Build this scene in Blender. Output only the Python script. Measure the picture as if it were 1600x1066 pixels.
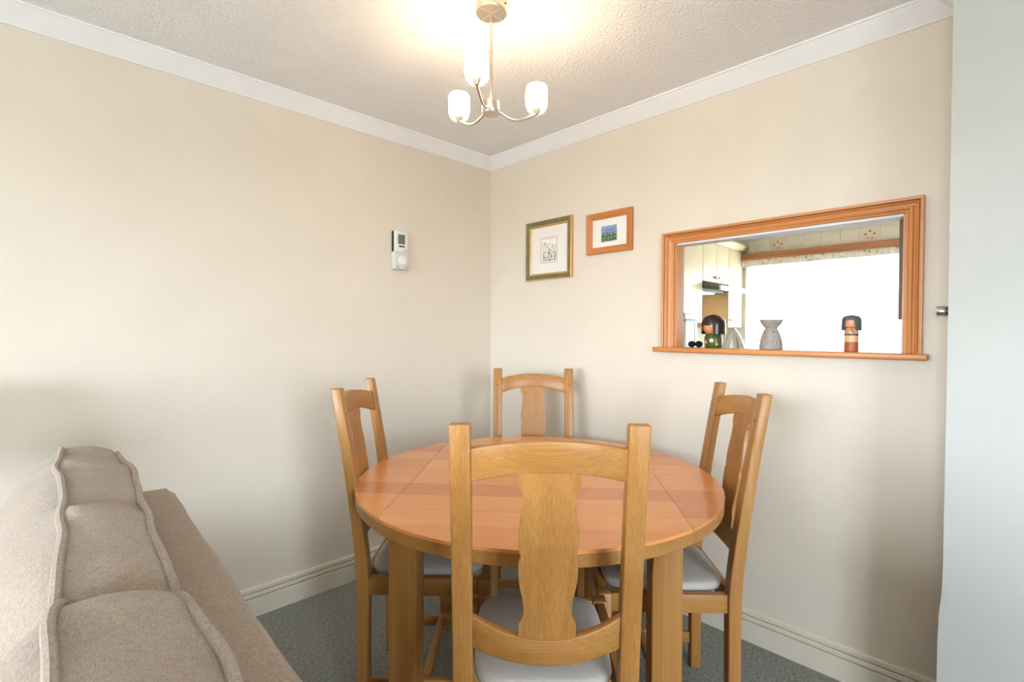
import bpy, bmesh, math, random
from mathutils import Vector, Matrix
random.seed(7)
for o in list(bpy.data.objects): bpy.data.objects.remove(o)
scene = bpy.context.scene
COL = scene.collection
PI = math.pi

# ------------------------------------------------------------------ camera
CAM = Vector((-2.172, -2.4206, 1.2838))
YAW, PITCH, ROLL = 0.7969, -0.0174, 0.0044
def cam_axes():
    fw = Vector((math.cos(YAW)*math.cos(PITCH), math.sin(YAW)*math.cos(PITCH), math.sin(PITCH)))
    rt = Vector((math.sin(YAW), -math.cos(YAW), 0)); up = rt.cross(fw)
    c, s = math.cos(ROLL), math.sin(ROLL)
    return c*rt+s*up, -s*rt+c*up, fw
r_, u_, f_ = cam_axes()
cd = bpy.data.cameras.new('camera'); cam = bpy.data.objects.new('camera', cd); COL.objects.link(cam)
cd.sensor_width = 36; cd.lens = 786.25*36/1600; cd.clip_start = .02
M = Matrix((( r_.x, u_.x, -f_.x, CAM.x), (r_.y, u_.y, -f_.y, CAM.y), (r_.z, u_.z, -f_.z, CAM.z), (0, 0, 0, 1)))
cam.matrix_world = M
scene.camera = cam

# ------------------------------------------------------------------ world, daylight, exposure
world = bpy.data.worlds.new('world'); scene.world = world; world.use_nodes = True
bg = world.node_tree.nodes['Background']
# overcast sky above the horizon, darker gardens below it
SKY, GROUND = 21.0, 6.0
wn = world.node_tree; wt = wn.nodes.new('ShaderNodeTexCoord'); ws = wn.nodes.new('ShaderNodeSeparateXYZ'); wr = wn.nodes.new('ShaderNodeValToRGB')
wn.links.new(wt.outputs['Generated'], ws.inputs[0])
wa = wn.nodes.new('ShaderNodeMath'); wa.operation = 'MULTIPLY_ADD'; wa.inputs[1].default_value = .5; wa.inputs[2].default_value = .5
wn.links.new(ws.outputs[2], wa.inputs[0]); wn.links.new(wa.outputs[0], wr.inputs['Fac']); wn.links.new(wr.outputs['Color'], bg.inputs[0])
k_ = GROUND/SKY
wr.color_ramp.elements[0].position = .485; wr.color_ramp.elements[0].color = (.93*k_, .97*k_, .95*k_, 1)
wr.color_ramp.elements[1].position = .515; wr.color_ramp.elements[1].color = (.76, .88, 1, 1)
bg.inputs[1].default_value = SKY
vs = scene.view_settings
vs.view_transform = 'Standard'; vs.look = 'None'; vs.gamma = 1; vs.exposure = 0.77; vs.use_curve_mapping = False

def area_light(name, loc, rot, sx, sy, power, col):
    l = bpy.data.lights.new(name, 'AREA'); l.shape = 'RECTANGLE'; l.size = sx; l.size_y = sy
    l.energy = power; l.color = col
    o = bpy.data.objects.new(name, l); COL.objects.link(o); o.location = loc; o.rotation_euler = rot
    return o
# daylight: the sky through the lounge window, an added fill window behind the camera and the kitchen window (portals guide the sampling)
for nm, loc, rot, sx, sy in (('lounge_window_portal', (-6.44, -2.35, 1.375), (0, -PI/2, 0), 1.55, 3.1),
                             ('fill_window_portal', (-2.7, -5.39, 1.20), (PI/2, 0, 0), 1.4, 1.6),
                             ('kitchen_window_portal', (3.54, -1.395, 1.53), (0, PI/2, 0), 1.1, 2.2)):
    area_light(nm, loc, rot, sx, sy, 1, (1, 1, 1)).data.cycles.is_portal = True

# ------------------------------------------------------------------ mesh helpers
class MB:
    def __init__(s): s.v = []; s.f = []; s.m = []
    def add(s, vs, fs, mi=0, T=None):
        b = len(s.v)
        s.v += [tuple((T @ Vector(p)) if T else p) for p in vs]
        s.f += [tuple(b+i for i in f) for f in fs]; s.m += [mi]*len(fs)
        return s
    def box(s, a, b, mi=0, T=None):
        x0, y0, z0 = a; x1, y1, z1 = b
        return s.add([(x0,y0,z0),(x1,y0,z0),(x1,y1,z0),(x0,y1,z0),(x0,y0,z1),(x1,y0,z1),(x1,y1,z1),(x0,y1,z1)],
            [(3,2,1,0),(4,5,6,7),(0,1,5,4),(1,2,6,5),(2,3,7,6),(3,0,4,7)], mi, T)
    def loft(s, rings, mi=0, closed=False, caps=True, T=None):
        n = len(rings[0]); k = len(rings); V = [p for r in rings for p in r]; F = []
        for i in range(k if closed else k-1):
            a = i*n; b = ((i+1) % k)*n
            for j in range(n): F.append((a+j, a+(j+1) % n, b+(j+1) % n, b+j))
        if caps and not closed: F.append(tuple(range(n))[::-1]); F.append(tuple((k-1)*n+j for j in range(n)))
        return s.add(V, F, mi, T)
    def tube(s, path, r, n=10, mi=0, closed=False, T=None, radii=None):
        P = [Vector(p) for p in path]; k = len(P); rings = []; prev = None
        for i in range(k):
            if closed: t = (P[(i+1) % k]-P[i-1])
            else: t = P[min(i+1, k-1)]-P[max(i-1, 0)]
            t.normalize()
            if prev is None:
                a = Vector((0, 0, 1)) if abs(t.z) < .9 else Vector((1, 0, 0))
                nn = t.cross(a).normalized()
            else: nn = (prev-t*prev.dot(t)).normalized()
            prev = nn; bb = t.cross(nn); rr = radii[i] if radii else r
            rings.append([tuple(P[i]+rr*(math.cos(2*PI*j/n)*nn+math.sin(2*PI*j/n)*bb)) for j in range(n)])
        return s.loft(rings, mi, closed, True, T)
    def lathe(s, prof, c=(0,0,0), n=32, mi=0, T=None, sx=1, sy=1):
        rings = [[(c[0]+r*sx*math.cos(2*PI*j/n), c[1]+r*sy*math.sin(2*PI*j/n), c[2]+z) for j in range(n)] for r, z in prof]
        return s.loft(rings, mi, False, True, T)
    def prism(s, poly, axis, a, b, mi=0, T=None):
        # poly in the two other axes (cyclic order), extruded along axis from a to b
        def mk(p, t):
            if axis == 0: return (t, p[0], p[1])
            if axis == 1: return (p[0], t, p[1])
            return (p[0], p[1], t)
        n = len(poly)
        V = [mk(p, a) for p in poly]+[mk(p, b) for p in poly]
        F = [tuple(range(n))[::-1], tuple(range(n, 2*n))]+[(i, (i+1) % n, n+(i+1) % n, n+i) for i in range(n)]
        return s.add(V, F, mi, T)
    def build(s, name, mats, parent=None, bevel=0, seg=2, smooth=False, angle=35):
        me = bpy.data.meshes.new(name); me.from_pydata(s.v, [], s.f)
        if not isinstance(mats, (list, tuple)): mats = [mats]
        for m in mats: me.materials.append(m)
        for p, mi in zip(me.polygons, s.m): p.material_index = mi
        bm = bmesh.new(); bm.from_mesh(me)
        bmesh.ops.recalc_face_normals(bm, faces=bm.faces)
        if bevel:
            es = [e for e in bm.edges if len(e.link_faces) == 2 and e.calc_face_angle(0) > math.radians(angle)]
            bmesh.ops.bevel(bm, geom=es, offset=bevel, segments=seg, profile=.5, affect='EDGES', clamp_overlap=True)
        bm.to_mesh(me); bm.free()
        if smooth or bevel:
            for p in me.polygons: p.use_smooth = True
            me.set_sharp_from_angle(angle=math.radians(angle if not bevel else 60))
        o = bpy.data.objects.new(name, me); COL.objects.link(o)
        if parent: o.parent = parent
        return o

def thing(name, label, cat, loc=(0,0,0), rz=0, group=None):
    o = bpy.data.objects.new(name, None); COL.objects.link(o); o.empty_display_size = .05
    o.location = loc; o.rotation_euler = (0, 0, rz)
    return tag(o, label, cat, group)
def tag(o, label, cat, group=None):
    o['label'] = label; o['category'] = cat
    if group: o['group'] = group
    return o
def struct(o, label=None):
    o['kind'] = 'structure'
    if label: o['label'] = label
    return o
def copy_tree(o, parent=None):
    c = o.copy(); COL.objects.link(c); c.parent = parent
    for ch in list(o.children): copy_tree(ch, c)
    return c

# dining frame: u to the right, v away from the camera (the dining set stands diagonally in the corner)
U = Vector((math.sin(YAW), -math.cos(YAW), 0)); V_ = Vector((math.cos(YAW), math.sin(YAW), 0))
def W(u, v, z=0): 
    p = CAM+u*U+v*V_; p.z = z; return p
RZ = YAW-PI/2

# ------------------------------------------------------------------ materials
def newmat(name):
    m = bpy.data.materials.new(name); m.use_nodes = True
    nt = m.node_tree; b = nt.nodes['Principled BSDF']; return m, nt, b
def node(nt, t, **kw):
    n = nt.nodes.new(t)
    for k, v in kw.items():
        if k.startswith('i_'):
            n.inputs[k[2:].replace('_', ' ')].default_value = v
        else: setattr(n, k, v)
    return n
def plain(name, col, rough=.5, metal=0, spec=.5, emit=0, ecol=None):
    m, nt, b = newmat(name); b.inputs['Base Color'].default_value = (*col, 1)
    b.inputs['Roughness'].default_value = rough; b.inputs['Metallic'].default_value = metal
    b.inputs['Specular IOR Level'].default_value = spec
    if emit:
        b.inputs['Emission Color'].default_value = (*(ecol or col), 1); b.inputs['Emission Strength'].default_value = emit
    # faint tonal variation so that no surface is perfectly even
    n = node(nt, 'ShaderNodeTexNoise', i_Scale=9.0, i_Detail=3.0); tc = node(nt, 'ShaderNodeTexCoord')
    nt.links.new(tc.outputs['Object'], n.inputs['Vector'])
    mx = node(nt, 'ShaderNodeMix', data_type='RGBA')
    mx.inputs[6].default_value = (*[c*.95 for c in col], 1); mx.inputs[7].default_value = (*[min(1, c*1.04) for c in col], 1)
    nt.links.new(n.outputs['Fac'], mx.inputs[0]); nt.links.new(mx.outputs[2], b.inputs['Base Color'])
    return m
def noisy(name, c1, c2, scale, stretch=(1,1,1), rough=.8, bump=.2, bdist=.002, bscale=None, bstretch=None, detail=4, spec=.3, ramp=(.3,.7), sheen=0):
    m, nt, b = newmat(name); tc = node(nt, 'ShaderNodeTexCoord')
    mp = node(nt, 'ShaderNodeMapping'); mp.inputs['Scale'].default_value = stretch
    nt.links.new(tc.outputs['Object'], mp.inputs['Vector'])
    n = node(nt, 'ShaderNodeTexNoise', i_Scale=scale, i_Detail=float(detail)); nt.links.new(mp.outputs[0], n.inputs['Vector'])
    cr = node(nt, 'ShaderNodeValToRGB'); cr.color_ramp.elements[0].position = ramp[0]; cr.color_ramp.elements[1].position = ramp[1]
    cr.color_ramp.elements[0].color = (*c1, 1); cr.color_ramp.elements[1].color = (*c2, 1)
    nt.links.new(n.outputs['Fac'], cr.inputs['Fac']); nt.links.new(cr.outputs['Color'], b.inputs['Base Color'])
    b.inputs['Roughness'].default_value = rough; b.inputs['Specular IOR Level'].default_value = spec
    if sheen: b.inputs['Sheen Weight'].default_value = sheen
    if bump:
        mp2 = node(nt, 'ShaderNodeMapping'); mp2.inputs['Scale'].default_value = bstretch or stretch
        nt.links.new(tc.outputs['Object'], mp2.inputs['Vector'])
        n2 = node(nt, 'ShaderNodeTexNoise', i_Scale=float(bscale or scale), i_Detail=2.0); nt.links.new(mp2.outputs[0], n2.inputs['Vector'])
        bp = node(nt, 'ShaderNodeBump', i_Strength=bump, i_Distance=bdist); nt.links.new(n2.outputs['Fac'], bp.inputs['Height'])
        nt.links.new(bp.outputs[0], b.inputs['Normal'])
    return m
def wood(name, dark, light, axis, rough=.38, fine=1.0, knots=False, coat=0.0, spec=.5, seed=0.0):
    """grain runs along the given object axis"""
    m, nt, b = newmat(name); tc = node(nt, 'ShaderNodeTexCoord'); oi = node(nt, 'ShaderNodeObjectInfo')
    st = [14.0*fine]*3; st[axis] = .9*fine
    off = node(nt, 'ShaderNodeVectorMath', operation='MULTIPLY_ADD')
    off.inputs[1].default_value = (1, 1, 1)
    ov = node(nt, 'ShaderNodeVectorMath', operation='SCALE'); ov.inputs[0].default_value = (3.1, 5.7, 2.3)
    nt.links.new(oi.outputs['Random'], ov.inputs['Scale'])
    nt.links.new(tc.outputs['Object'], off.inputs[0]); nt.links.new(ov.outputs[0], off.inputs[2])
    mp = node(nt, 'ShaderNodeMapping'); mp.inputs['Scale'].default_value = st; mp.inputs['Location'].default_value = (seed, seed*.7, seed*1.3)
    nt.links.new(off.outputs[0], mp.inputs['Vector'])
    n1 = node(nt, 'ShaderNodeTexNoise', i_Scale=1.6, i_Detail=3.0, i_Distortion=.6); nt.links.new(mp.outputs[0], n1.inputs['Vector'])
    st2 = [190.0*fine]*3; st2[axis] = 1.8*fine
    mp2 = node(nt, 'ShaderNodeMapping'); mp2.inputs['Scale'].default_value = st2; nt.links.new(off.outputs[0], mp2.inputs['Vector'])
    n2 = node(nt, 'ShaderNodeTexNoise', i_Scale=1.5, i_Detail=3.0); nt.links.new(mp2.outputs[0], n2.inputs['Vector'])
    ad = node(nt, 'ShaderNodeMix', data_type='FLOAT'); ad.inputs[0].default_value = .52
    nt.links.new(n1.outputs['Fac'], ad.inputs[2]); nt.links.new(n2.outputs['Fac'], ad.inputs[3])
    cr = node(nt, 'ShaderNodeValToRGB'); e = cr.color_ramp.elements
    e[0].position = .32; e[0].color = (*dark, 1); e[1].position = .68; e[1].color = (*light, 1)
    nt.links.new(ad.outputs[0], cr.inputs['Fac']); last = cr.outputs['Color']
    if knots:
        vo = node(nt, 'ShaderNodeTexVoronoi', i_Scale=1.0); ks = [9.0]*3; ks[axis] = 3.6
        mk = node(nt, 'ShaderNodeMapping'); mk.inputs['Scale'].default_value = ks; nt.links.new(off.outputs[0], mk.inputs['Vector'])
        nt.links.new(mk.outputs[0], vo.inputs['Vector'])
        kr = node(nt, 'ShaderNodeValToRGB'); kr.color_ramp.elements[0].position = .045; kr.color_ramp.elements[1].position = .10
        nt.links.new(vo.outputs['Distance'], kr.inputs['Fac'])
        mx = node(nt, 'ShaderNodeMix', data_type='RGBA'); mx.inputs[6].default_value = (.16, .06, .02, 1)
        nt.links.new(kr.outputs['Color'], mx.inputs[0]); nt.links.new(last, mx.inputs[7]); last = mx.outputs[2]
    nt.links.new(last, b.inputs['Base Color'])
    b.inputs['Roughness'].default_value = rough; b.inputs['Specular IOR Level'].default_value = spec
    if coat: b.inputs['Coat Weight'].default_value = coat; b.inputs['Coat Roughness'].default_value = .12
    bp = node(nt, 'ShaderNodeBump', i_Strength=.12, i_Distance=.001); nt.links.new(n2.outputs['Fac'], bp.inputs['Height'])
    nt.links.new(bp.outputs[0], b.inputs['Normal'])
    return m

WALL = noisy('cream_wallpaper', (.715, .638, .54), (.745, .668, .565), 4, rough=.85, bump=.35, bdist=.0012, bscale=1, bstretch=(330, 330, 22), spec=.25)
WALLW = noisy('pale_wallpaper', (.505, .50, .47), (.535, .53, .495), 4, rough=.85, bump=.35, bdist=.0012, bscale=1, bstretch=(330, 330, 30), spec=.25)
LOUNGE = noisy('lounge_wall_paint', (.82, .79, .72), (.85, .82, .75), 4, rough=.9, bump=.1)
CEIL = noisy('textured_ceiling_paint', (.87, .86, .86), (.90, .89, .89), 5, rough=.75, bump=.9, bdist=.008, bscale=95, bstretch=(1, 1, 1), spec=.35)
COVE = plain('white_coving_paint', (.85, .85, .87), .55)
SKIRT = plain('magnolia_gloss_paint', (.76, .69, .57), .35)
CARPET = noisy('grey_green_carpet', (.185, .192, .168), (.37, .375, .338), 90, rough=1, bump=.9, bdist=.004, bscale=260, detail=6, spec=.05)
OAK = [wood('oak_grain_%s' % a, (.325, .130, .027), (.475, .235, .064), i, rough=.36) for i, a in enumerate('xyz')]
TOPW = [wood('table_oak_%d' % k, d, l, 0, rough=.25, coat=.2, spec=.35) for k, (d, l) in enumerate((
    ((.71, .275, .078), (.79, .318, .095)), ((.57, .200, .054), (.64, .230, .064)), ((.74, .292, .086), (.81, .338, .105)), ((.67, .255, .072), (.75, .293, .086))))]
SEATF = noisy('grey_seat_fabric', (.44, .405, .365), (.58, .545, .50), 420, rough=.95, bump=.4, bdist=.001, detail=3, spec=.15, sheen=.2)
PINE = [wood('pine_%s' % a, (.50, .175, .046), (.68, .30, .095), i, rough=.35, knots=True) for i, a in enumerate('xyz')]
NICKEL = plain('brushed_nickel', (.62, .53, .44), .28, 1)
NICKELD = plain('brushed_nickel_engraved', (.86, .78, .66), .35, 1)
WHITEP = plain('white_plastic', (.78, .78, .77), .4)
GREYP = plain('pale_grey_plastic', (.66, .66, .64), .45)
BLACK = plain('black_plastic', (.012, .011, .012), .3)

# ------------------------------------------------------------------ the room
H = 2.378
LX, LY = -6.3, -5.25          # lounge extents behind the camera
JX, JY = -.20, -2.255         # the return wall that ends the dining recess
KX, KY, KY2 = 3.40, .05, -3.1 # kitchen extents

struct(MB().box((LX-.1, LY-.1, -.1), (.02, .1, 0)).build('floor', CARPET), 'grey green carpet')
struct(MB().box((.02, KY2-.1, -.1), (KX+.1, KY+.1, -.002)).build('floor_kitchen', plain('kitchen_vinyl', (.45, .38, .28), .4)))
struct(MB().box((LX-.1, LY-.1, H), (KX+.1, KY+.1, H+.1)).build('ceiling', CEIL), 'textured white ceiling')
struct(MB().box((LX, 0, 0), (0.07, .05, H)).build('wall_left', WALL), 'cream wallpapered wall')
# right wall with the serving hatch
HY0, HY1, HZ0, HZ1 = -2.126, -1.275, 1.200, 1.697
w = MB()
w.box((0, HY1, 0), (.07, 0, H)); w.box((0, JY-.2, 0), (.07, HY0, H))
w.box((0, HY0, 0), (.07, HY1, HZ0)); w.box((0, HY0, HZ1), (.07, HY1, H))
struct(w.build('wall_right', WALL), 'cream wallpapered wall with serving hatch')
# return wall: its corner is a little swollen near the floor
w = MB(); rings = []
for z, d in ((0, .010), (.35, .009), (.44, .007), (.50, .002), (.56, 0), (1.2, -.001), (1.9, 0), (H, .001)):
    rings.append([(JX-d*.3, JY+d, z), (0, JY+d, z), (0, LY, z), (JX-d*.3, LY, z)])
w.loft(rings); struct(w.build('wall_return', WALLW, smooth=True), 'pale wallpapered return wall')
# lounge window wall (opposite the hatch) with a window opening
def holed_wall(axis, at, th, a0, a1, y0, y1, z0, z1):
    m = MB()
    def b(p0, p1, q0, q1):
        if axis == 0: m.box((at, p0, q0), (at+th, p1, q1))
        else: m.box((p0, at, q0), (p1, at+th, q1))
    b(a0, y0, 0, H); b(y1, a1, 0, H); b(y0, y1, 0, z0); b(y0, y1, z1, H)
    return m
struct(holed_wall(0, LX, -.1, LY, 0.05, -3.9, -.8, .60, 2.15).build('wall_window', LOUNGE))
struct(holed_wall(1, LY, -.1, LX, 0, -3.4, -2.0, .40, 2.00).build('wall_back', LOUNGE))
UPVC = plain('white_window_frame', (.85, .85, .85), .3)
def glassmat():
    m, nt, b = newmat('window_glass'); nt.nodes.remove(b)
    t = node(nt, 'ShaderNodeBsdfTransparent'); g = node(nt, 'ShaderNodeBsdfGlossy'); g.inputs['Roughness'].default_value = .02
    mx = node(nt, 'ShaderNodeMixShader'); mx.inputs[0].default_value = .06
    nt.links.new(t.outputs[0], mx.inputs[1]); nt.links.new(g.outputs[0], mx.inputs[2])
    nt.links.new(mx.outputs[0], nt.nodes['Material Output'].inputs[0]); return m
GLASS = glassmat()
def window(name, axis, at, a0, a1, z0, z1, mull):
    root = bpy.data.objects.new(name, None); COL.objects.link(root); struct(root)
    f = .05
    def bx(m, p0, p1, q0, q1, t0, t1):
        if axis == 0: m.box((at+t0, p0, q0), (at+t1, p1, q1))
        else: m.box((p0, at+t0, q0), (p1, at+t1, q1))
    m = MB()
    bx(m, a0, a0+f, z0, z1, -.03, .03); bx(m, a1-f, a1, z0, z1, -.03, .03)
    bx(m, a0+f, a1-f, z0, z0+f, -.03, .03); bx(m, a0+f, a1-f, z1-f, z1, -.03, .03)
    for k in mull: bx(m, k-f*.6, k+f*.6, z0+f, z1-f, -.03, .03)
    m.build('window_frame', UPVC, root)
    ks = [a0]+list(mull)+[a1]
    for i in range(len(ks)-1):
        g = MB(); bx(g, ks[i]+f*.6, ks[i+1]-f*.6, z0+f, z1-f, -.004, .004); g.build('pane', GLASS, root)
    return root
window('window_1', 0, LX-.05, -3.9, -.8, .60, 2.15, [-2.87, -1.83])
window('window_2_fill', 1, LY-.05, -3.4, -2.0, .40, 2.00, [-2.7])  # unseen window, added as fill light from behind the camera

# coving: concave quarter profile, (distance from wall, z)
def cove_profile(w=.068, d=.064, n=8):
    P = [(0, H-d), (.006, H-d)]
    for i in range(n+1):
        a = PI/2*i/n
        P.append((w-.006-(w-.014)*math.cos(a), H-d+.004+(d-.012)*math.sin(a)*0+(d-.012)*(1-math.cos(PI/2-a+0))*0+(d-.012)*(1-math.cos(a))))
    P += [(w, H-.008), (w, H), (0, H)]
    return P
def cove(name, wall, a, b, mitre_a=0, mitre_b=0, prof=None):
    """wall: function (along, off, z) -> xyz; ends mitred by off*mitre"""
    prof = prof or cove_profile(); m = MB()
    r0 = [wall(a+mitre_a*o, o, z) for o, z in prof]; r1 = [wall(b+mitre_b*o, o, z) for o, z in prof]
    m.loft([r0, r1]); return struct(m.build(name, COVE, smooth=True, angle=30))
cove('trim_1', lambda t, o, z: (t, -o, z), LX, 0, 0, -1)
cove('trim_2', lambda t, o, z: (-o, t, z), JY, 0, 1, -1)
cove('trim_3', lambda t, o, z: (t, JY+o, z), JX, 0, -1, -1)
cove('trim_4', lambda t, o, z: (JX-o, t, z), LY, JY, 0, 1)
SK = [(0, 0), (.018, 0), (.018, .082), (.017, .0845), (.007, .085), (.007, .0895), (.017, .090), (.017, .104), (.0155, .1065), (.005, .107), (.005, .1115), (.0135, .112), (.0135, .127), (.009, .1335), (0, .1335)]
def skirt(name, wall, a, b, ma=0, mb=0):
    m = MB(); m.loft([[wall(a+ma*o, o, z) for o, z in SK], [wall(b+mb*o, o, z) for o, z in SK]])
    return struct(m.build(name, SKIRT))
skirt('baseboard_left', lambda t, o, z: (t, -o, z), LX, 0, 0, -1)
skirt('baseboard_right', lambda t, o, z: (-o, t, z), JY+.011, 0, 0, -1)

# ------------------------------------------------------------------ serving hatch
hf = thing('serving_hatch', 'moulded knotty pine frame and sill around the serving hatch', 'serving hatch', (0, (HY0+HY1)/2, HZ0))
def loc(p): return (p[0], p[1]-(HY0+HY1)/2, p[2]-HZ0)
OY0, OY1, OZ1 = -2.176, -1.219, 1.747
# profile across the moulding: (fraction from inner 0 to outer 1, projection from wall)
MP = [(0, 0), (0, .010), (.05, .0125), (.10, .0125), (.13, .0105), (.17, .0125), (.30, .0175), (.36, .018), (.40, .0165), (.43, .0105), (.47, .0085), (.54, .0090), (.60, .0130), (.66, .018), (.70, .0195), (.735, .0185), (.75, .0090), (.775, .0090), (.79, .0215), (.83, .0225), (.97, .0225), (1, .021), (1, 0)]
zb = 1.2175
m = MB(); m.loft([[loc((-h, HY1+(OY1-HY1)*t, zb)) for t, h in MP], [loc((-h, HY1+(OY1-HY1)*t, HZ1+(OZ1-HZ1)*t)) for t, h in MP]])
m.build('side_moulding', PINE[2], hf, smooth=True, angle=28)
m = MB(); m.loft([[loc((-h, HY0+(OY0-HY0)*t, zb)) for t, h in MP], [loc((-h, HY0+(OY0-HY0)*t, HZ1+(OZ1-HZ1)*t)) for t, h in MP]])
m.build('side_moulding', PINE[2], hf, smooth=True, angle=28)
m = MB(); m.loft([[loc((-h, HY1+(OY1-HY1)*t, HZ1+(OZ1-HZ1)*t)) for t, h in MP], [loc((-h, HY0+(OY0-HY0)*t, HZ1+(OZ1-HZ1)*t)) for t, h in MP]])
m.build('top_moulding', PINE[1], hf, smooth=True, angle=28)
MB().box(loc((-.048, -2.194, 1.1955)), loc((-.0002, -1.189, zb))).box(loc((-.0002, HY0, 1.2002)), loc((.085, HY1, zb))).build('sill', PINE[1], hf, bevel=.005)
MB().box(loc((-.0001, HY1-.010, zb)), loc((.072, HY1-.0001, HZ1-.0001))).build('jamb_lining', PINE[2], hf)
MB().box(loc((-.0001, HY0+.0001, zb)), loc((.072, HY0+.008, HZ1-.0001))).build('jamb_lining', PINE[2], hf)
o = MB().box(loc((.004, HY0+.008, HZ1-.008)), loc((.072, HY1-.010, HZ1-.0001))).build('head_lining', COVE, hf); o['label'] = 'white painted head lining'

# ------------------------------------------------------------------ dining table
TA = math.radians(-4.5)
tc_ = W(.092, 1.825)
TZ = .77
tb = thing('dining_table', 'round golden oak dining table with square legs between the four chairs', 'table', tc_, RZ+TA)
RU, RV = .630, .652
def rim_pt(a, k=1.0): return (RU*k*math.cos(a), RV*k*math.sin(a))
def rim_y(x): 
    t = max(0, 1-(x/RU)**2); return RV*math.sqrt(t)
seams = [-.652, -.525, -.403, -.270, -.157, .033, .165, .29, .415, .652]
cuts = [-.630, -.425, .425, .630]
g = .0011
def strip_poly(x0, x1, y0, y1, n=18):
    """part of the ellipse inside the rectangle (convex polygon clipping)"""
    P = [rim_pt(2*PI*i/240) for i in range(240)]
    def clip(P, f):
        out = []
        for i in range(len(P)):
            a, b = P[i-1], P[i]; fa, fb = f(a), f(b)
            if fa*fb < 0:
                t = fa/(fa-fb); out.append((a[0]+(b[0]-a[0])*t, a[1]+(b[1]-a[1])*t))
            if fb >= 0: out.append(b)
        return out
    for f in (lambda p: p[0]-x0, lambda p: x1-p[0], lambda p: p[1]-y0, lambda p: y1-p[1]):
        P = clip(P, f)
        if len(P) < 3: return []
    return P
tone = [0, 2, 0, 1, 0, 2, 3, 0, 2]
for i in range(len(seams)-1):
    for j in range(3):
        P = strip_poly(cuts[j]+(g*.6 if j else -1), cuts[j+1]-(g*.6 if j < 2 else -1), seams[i]+g*.6, seams[i+1]-g*.6)
        if len(P) < 3: continue
        ar = abs(sum(P[k-1][0]*P[k][1]-P[k][0]*P[k-1][1] for k in range(len(P))))/2
        if ar < .002: continue
        if j != 1: P2 = P
        MB().prism(P, 2, TZ-.009, TZ).build('plank', TOPW[tone[i] if j == 1 or i in (3,) else (tone[i]+(1 if random.random() < .2 else 0)) % 4], tb)
m = MB(); m.lathe([(.55, TZ-.0435), (.6265, TZ-.0435), (.6285, TZ-.041), (.6290, TZ-.0095), (.55, TZ-.0095)], n=96, sy=RV/RU)
m.build('edge_band', OAK[0], tb, smooth=True)
LXO, LYO, LS = .382, .345, .0425
for sx in (-1, 1):
    for sy in (-1, 1):
        m = MB(); rings = []
        for z, c in ((0, .003), (.004, 0), (.60, 0), (.66, .004), (.70, .012), (.7263, .014)):
            x0, x1 = sx*LXO-LS, sx*LXO+LS; y0, y1 = sy*LYO-LS, sy*LYO+LS
            if sx < 0: x1 -= c
            else: x0 += c
            rings.append([(x0, y0, z), (x1, y0, z), (x1, y1, z), (x0, y1, z)])
        m.loft(rings); m.build('leg', OAK[2], tb, bevel=.004)
za, zt = .632, .7263
m = MB()
for sy in (-1, 1): m.box((-LXO+LS, sy*LYO-.011, za), (LXO-LS, sy*LYO+.011, zt)).build('apron', OAK[0], tb, bevel=.002); m = MB()
for sx in (-1, 1): m.box((sx*LXO-.011, -LYO+LS, za), (sx*LXO+.011, LYO-LS, zt)).build('apron', OAK[1], tb, bevel=.002); m = MB()

# ------------------------------------------------------------------ chairs
CH = 1.096
def yc(z):
    return 0 if z < .47 else -.088*((z-.47)/.62)**1.25
def post_rings(x, wd=.044):
    R = []
    for z, t in ((0, .036), (.2, .037), (.40, .040), (.47, .040), (.55, .039), (.65, .037), (.75, .035), (.85, .033), (.95, .032), (CH, .031)):
        y = yc(z); R.append([(x-wd/2, y-t/2, z), (x+wd/2, y-t/2, z), (x+wd/2, y+t/2, z), (x-wd/2, y+t/2, z)])
    return R
HWB = .184      # half spacing of back posts (centres)
HWF, FD = .190, .400   # front legs: half spacing, depth
BOW = .030
def bowed(z0e, z1e, z0c, z1c, th, x0):
    m = MB(); rings = []; n = 14
    for i in range(n+1):
        x = -x0+2*x0*i/n; k = 1-(x/x0)**2
        za_, zb_ = z0e+(z0c-z0e)*k, z1e+(z1c-z1e)*k
        ya, yb = yc(za_)-BOW*k, yc(zb_)-BOW*k
        rings.append([(x, ya-th/2, za_), (x, ya+th/2, za_), (x, yb+th/2, zb_), (x, yb-th/2, zb_)])
    return m.loft(rings)
SPL = [(255, 120), (300, 120), (315, 118), (326, 109), (338, 103), (370, 101), (400, 102), (430, 107), (460, 112), (500, 116), (540, 117), (560, 114), (572, 110), (584, 106), (592, 109), (602, 114), (625, 116), (650, 115.5), (680, 113), (710, 108), (740, 101), (770, 96.5), (800, 94), (813, 95), (824, 101), (834, 108), (848, 114), (880, 113.5), (925, 112)]
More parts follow.
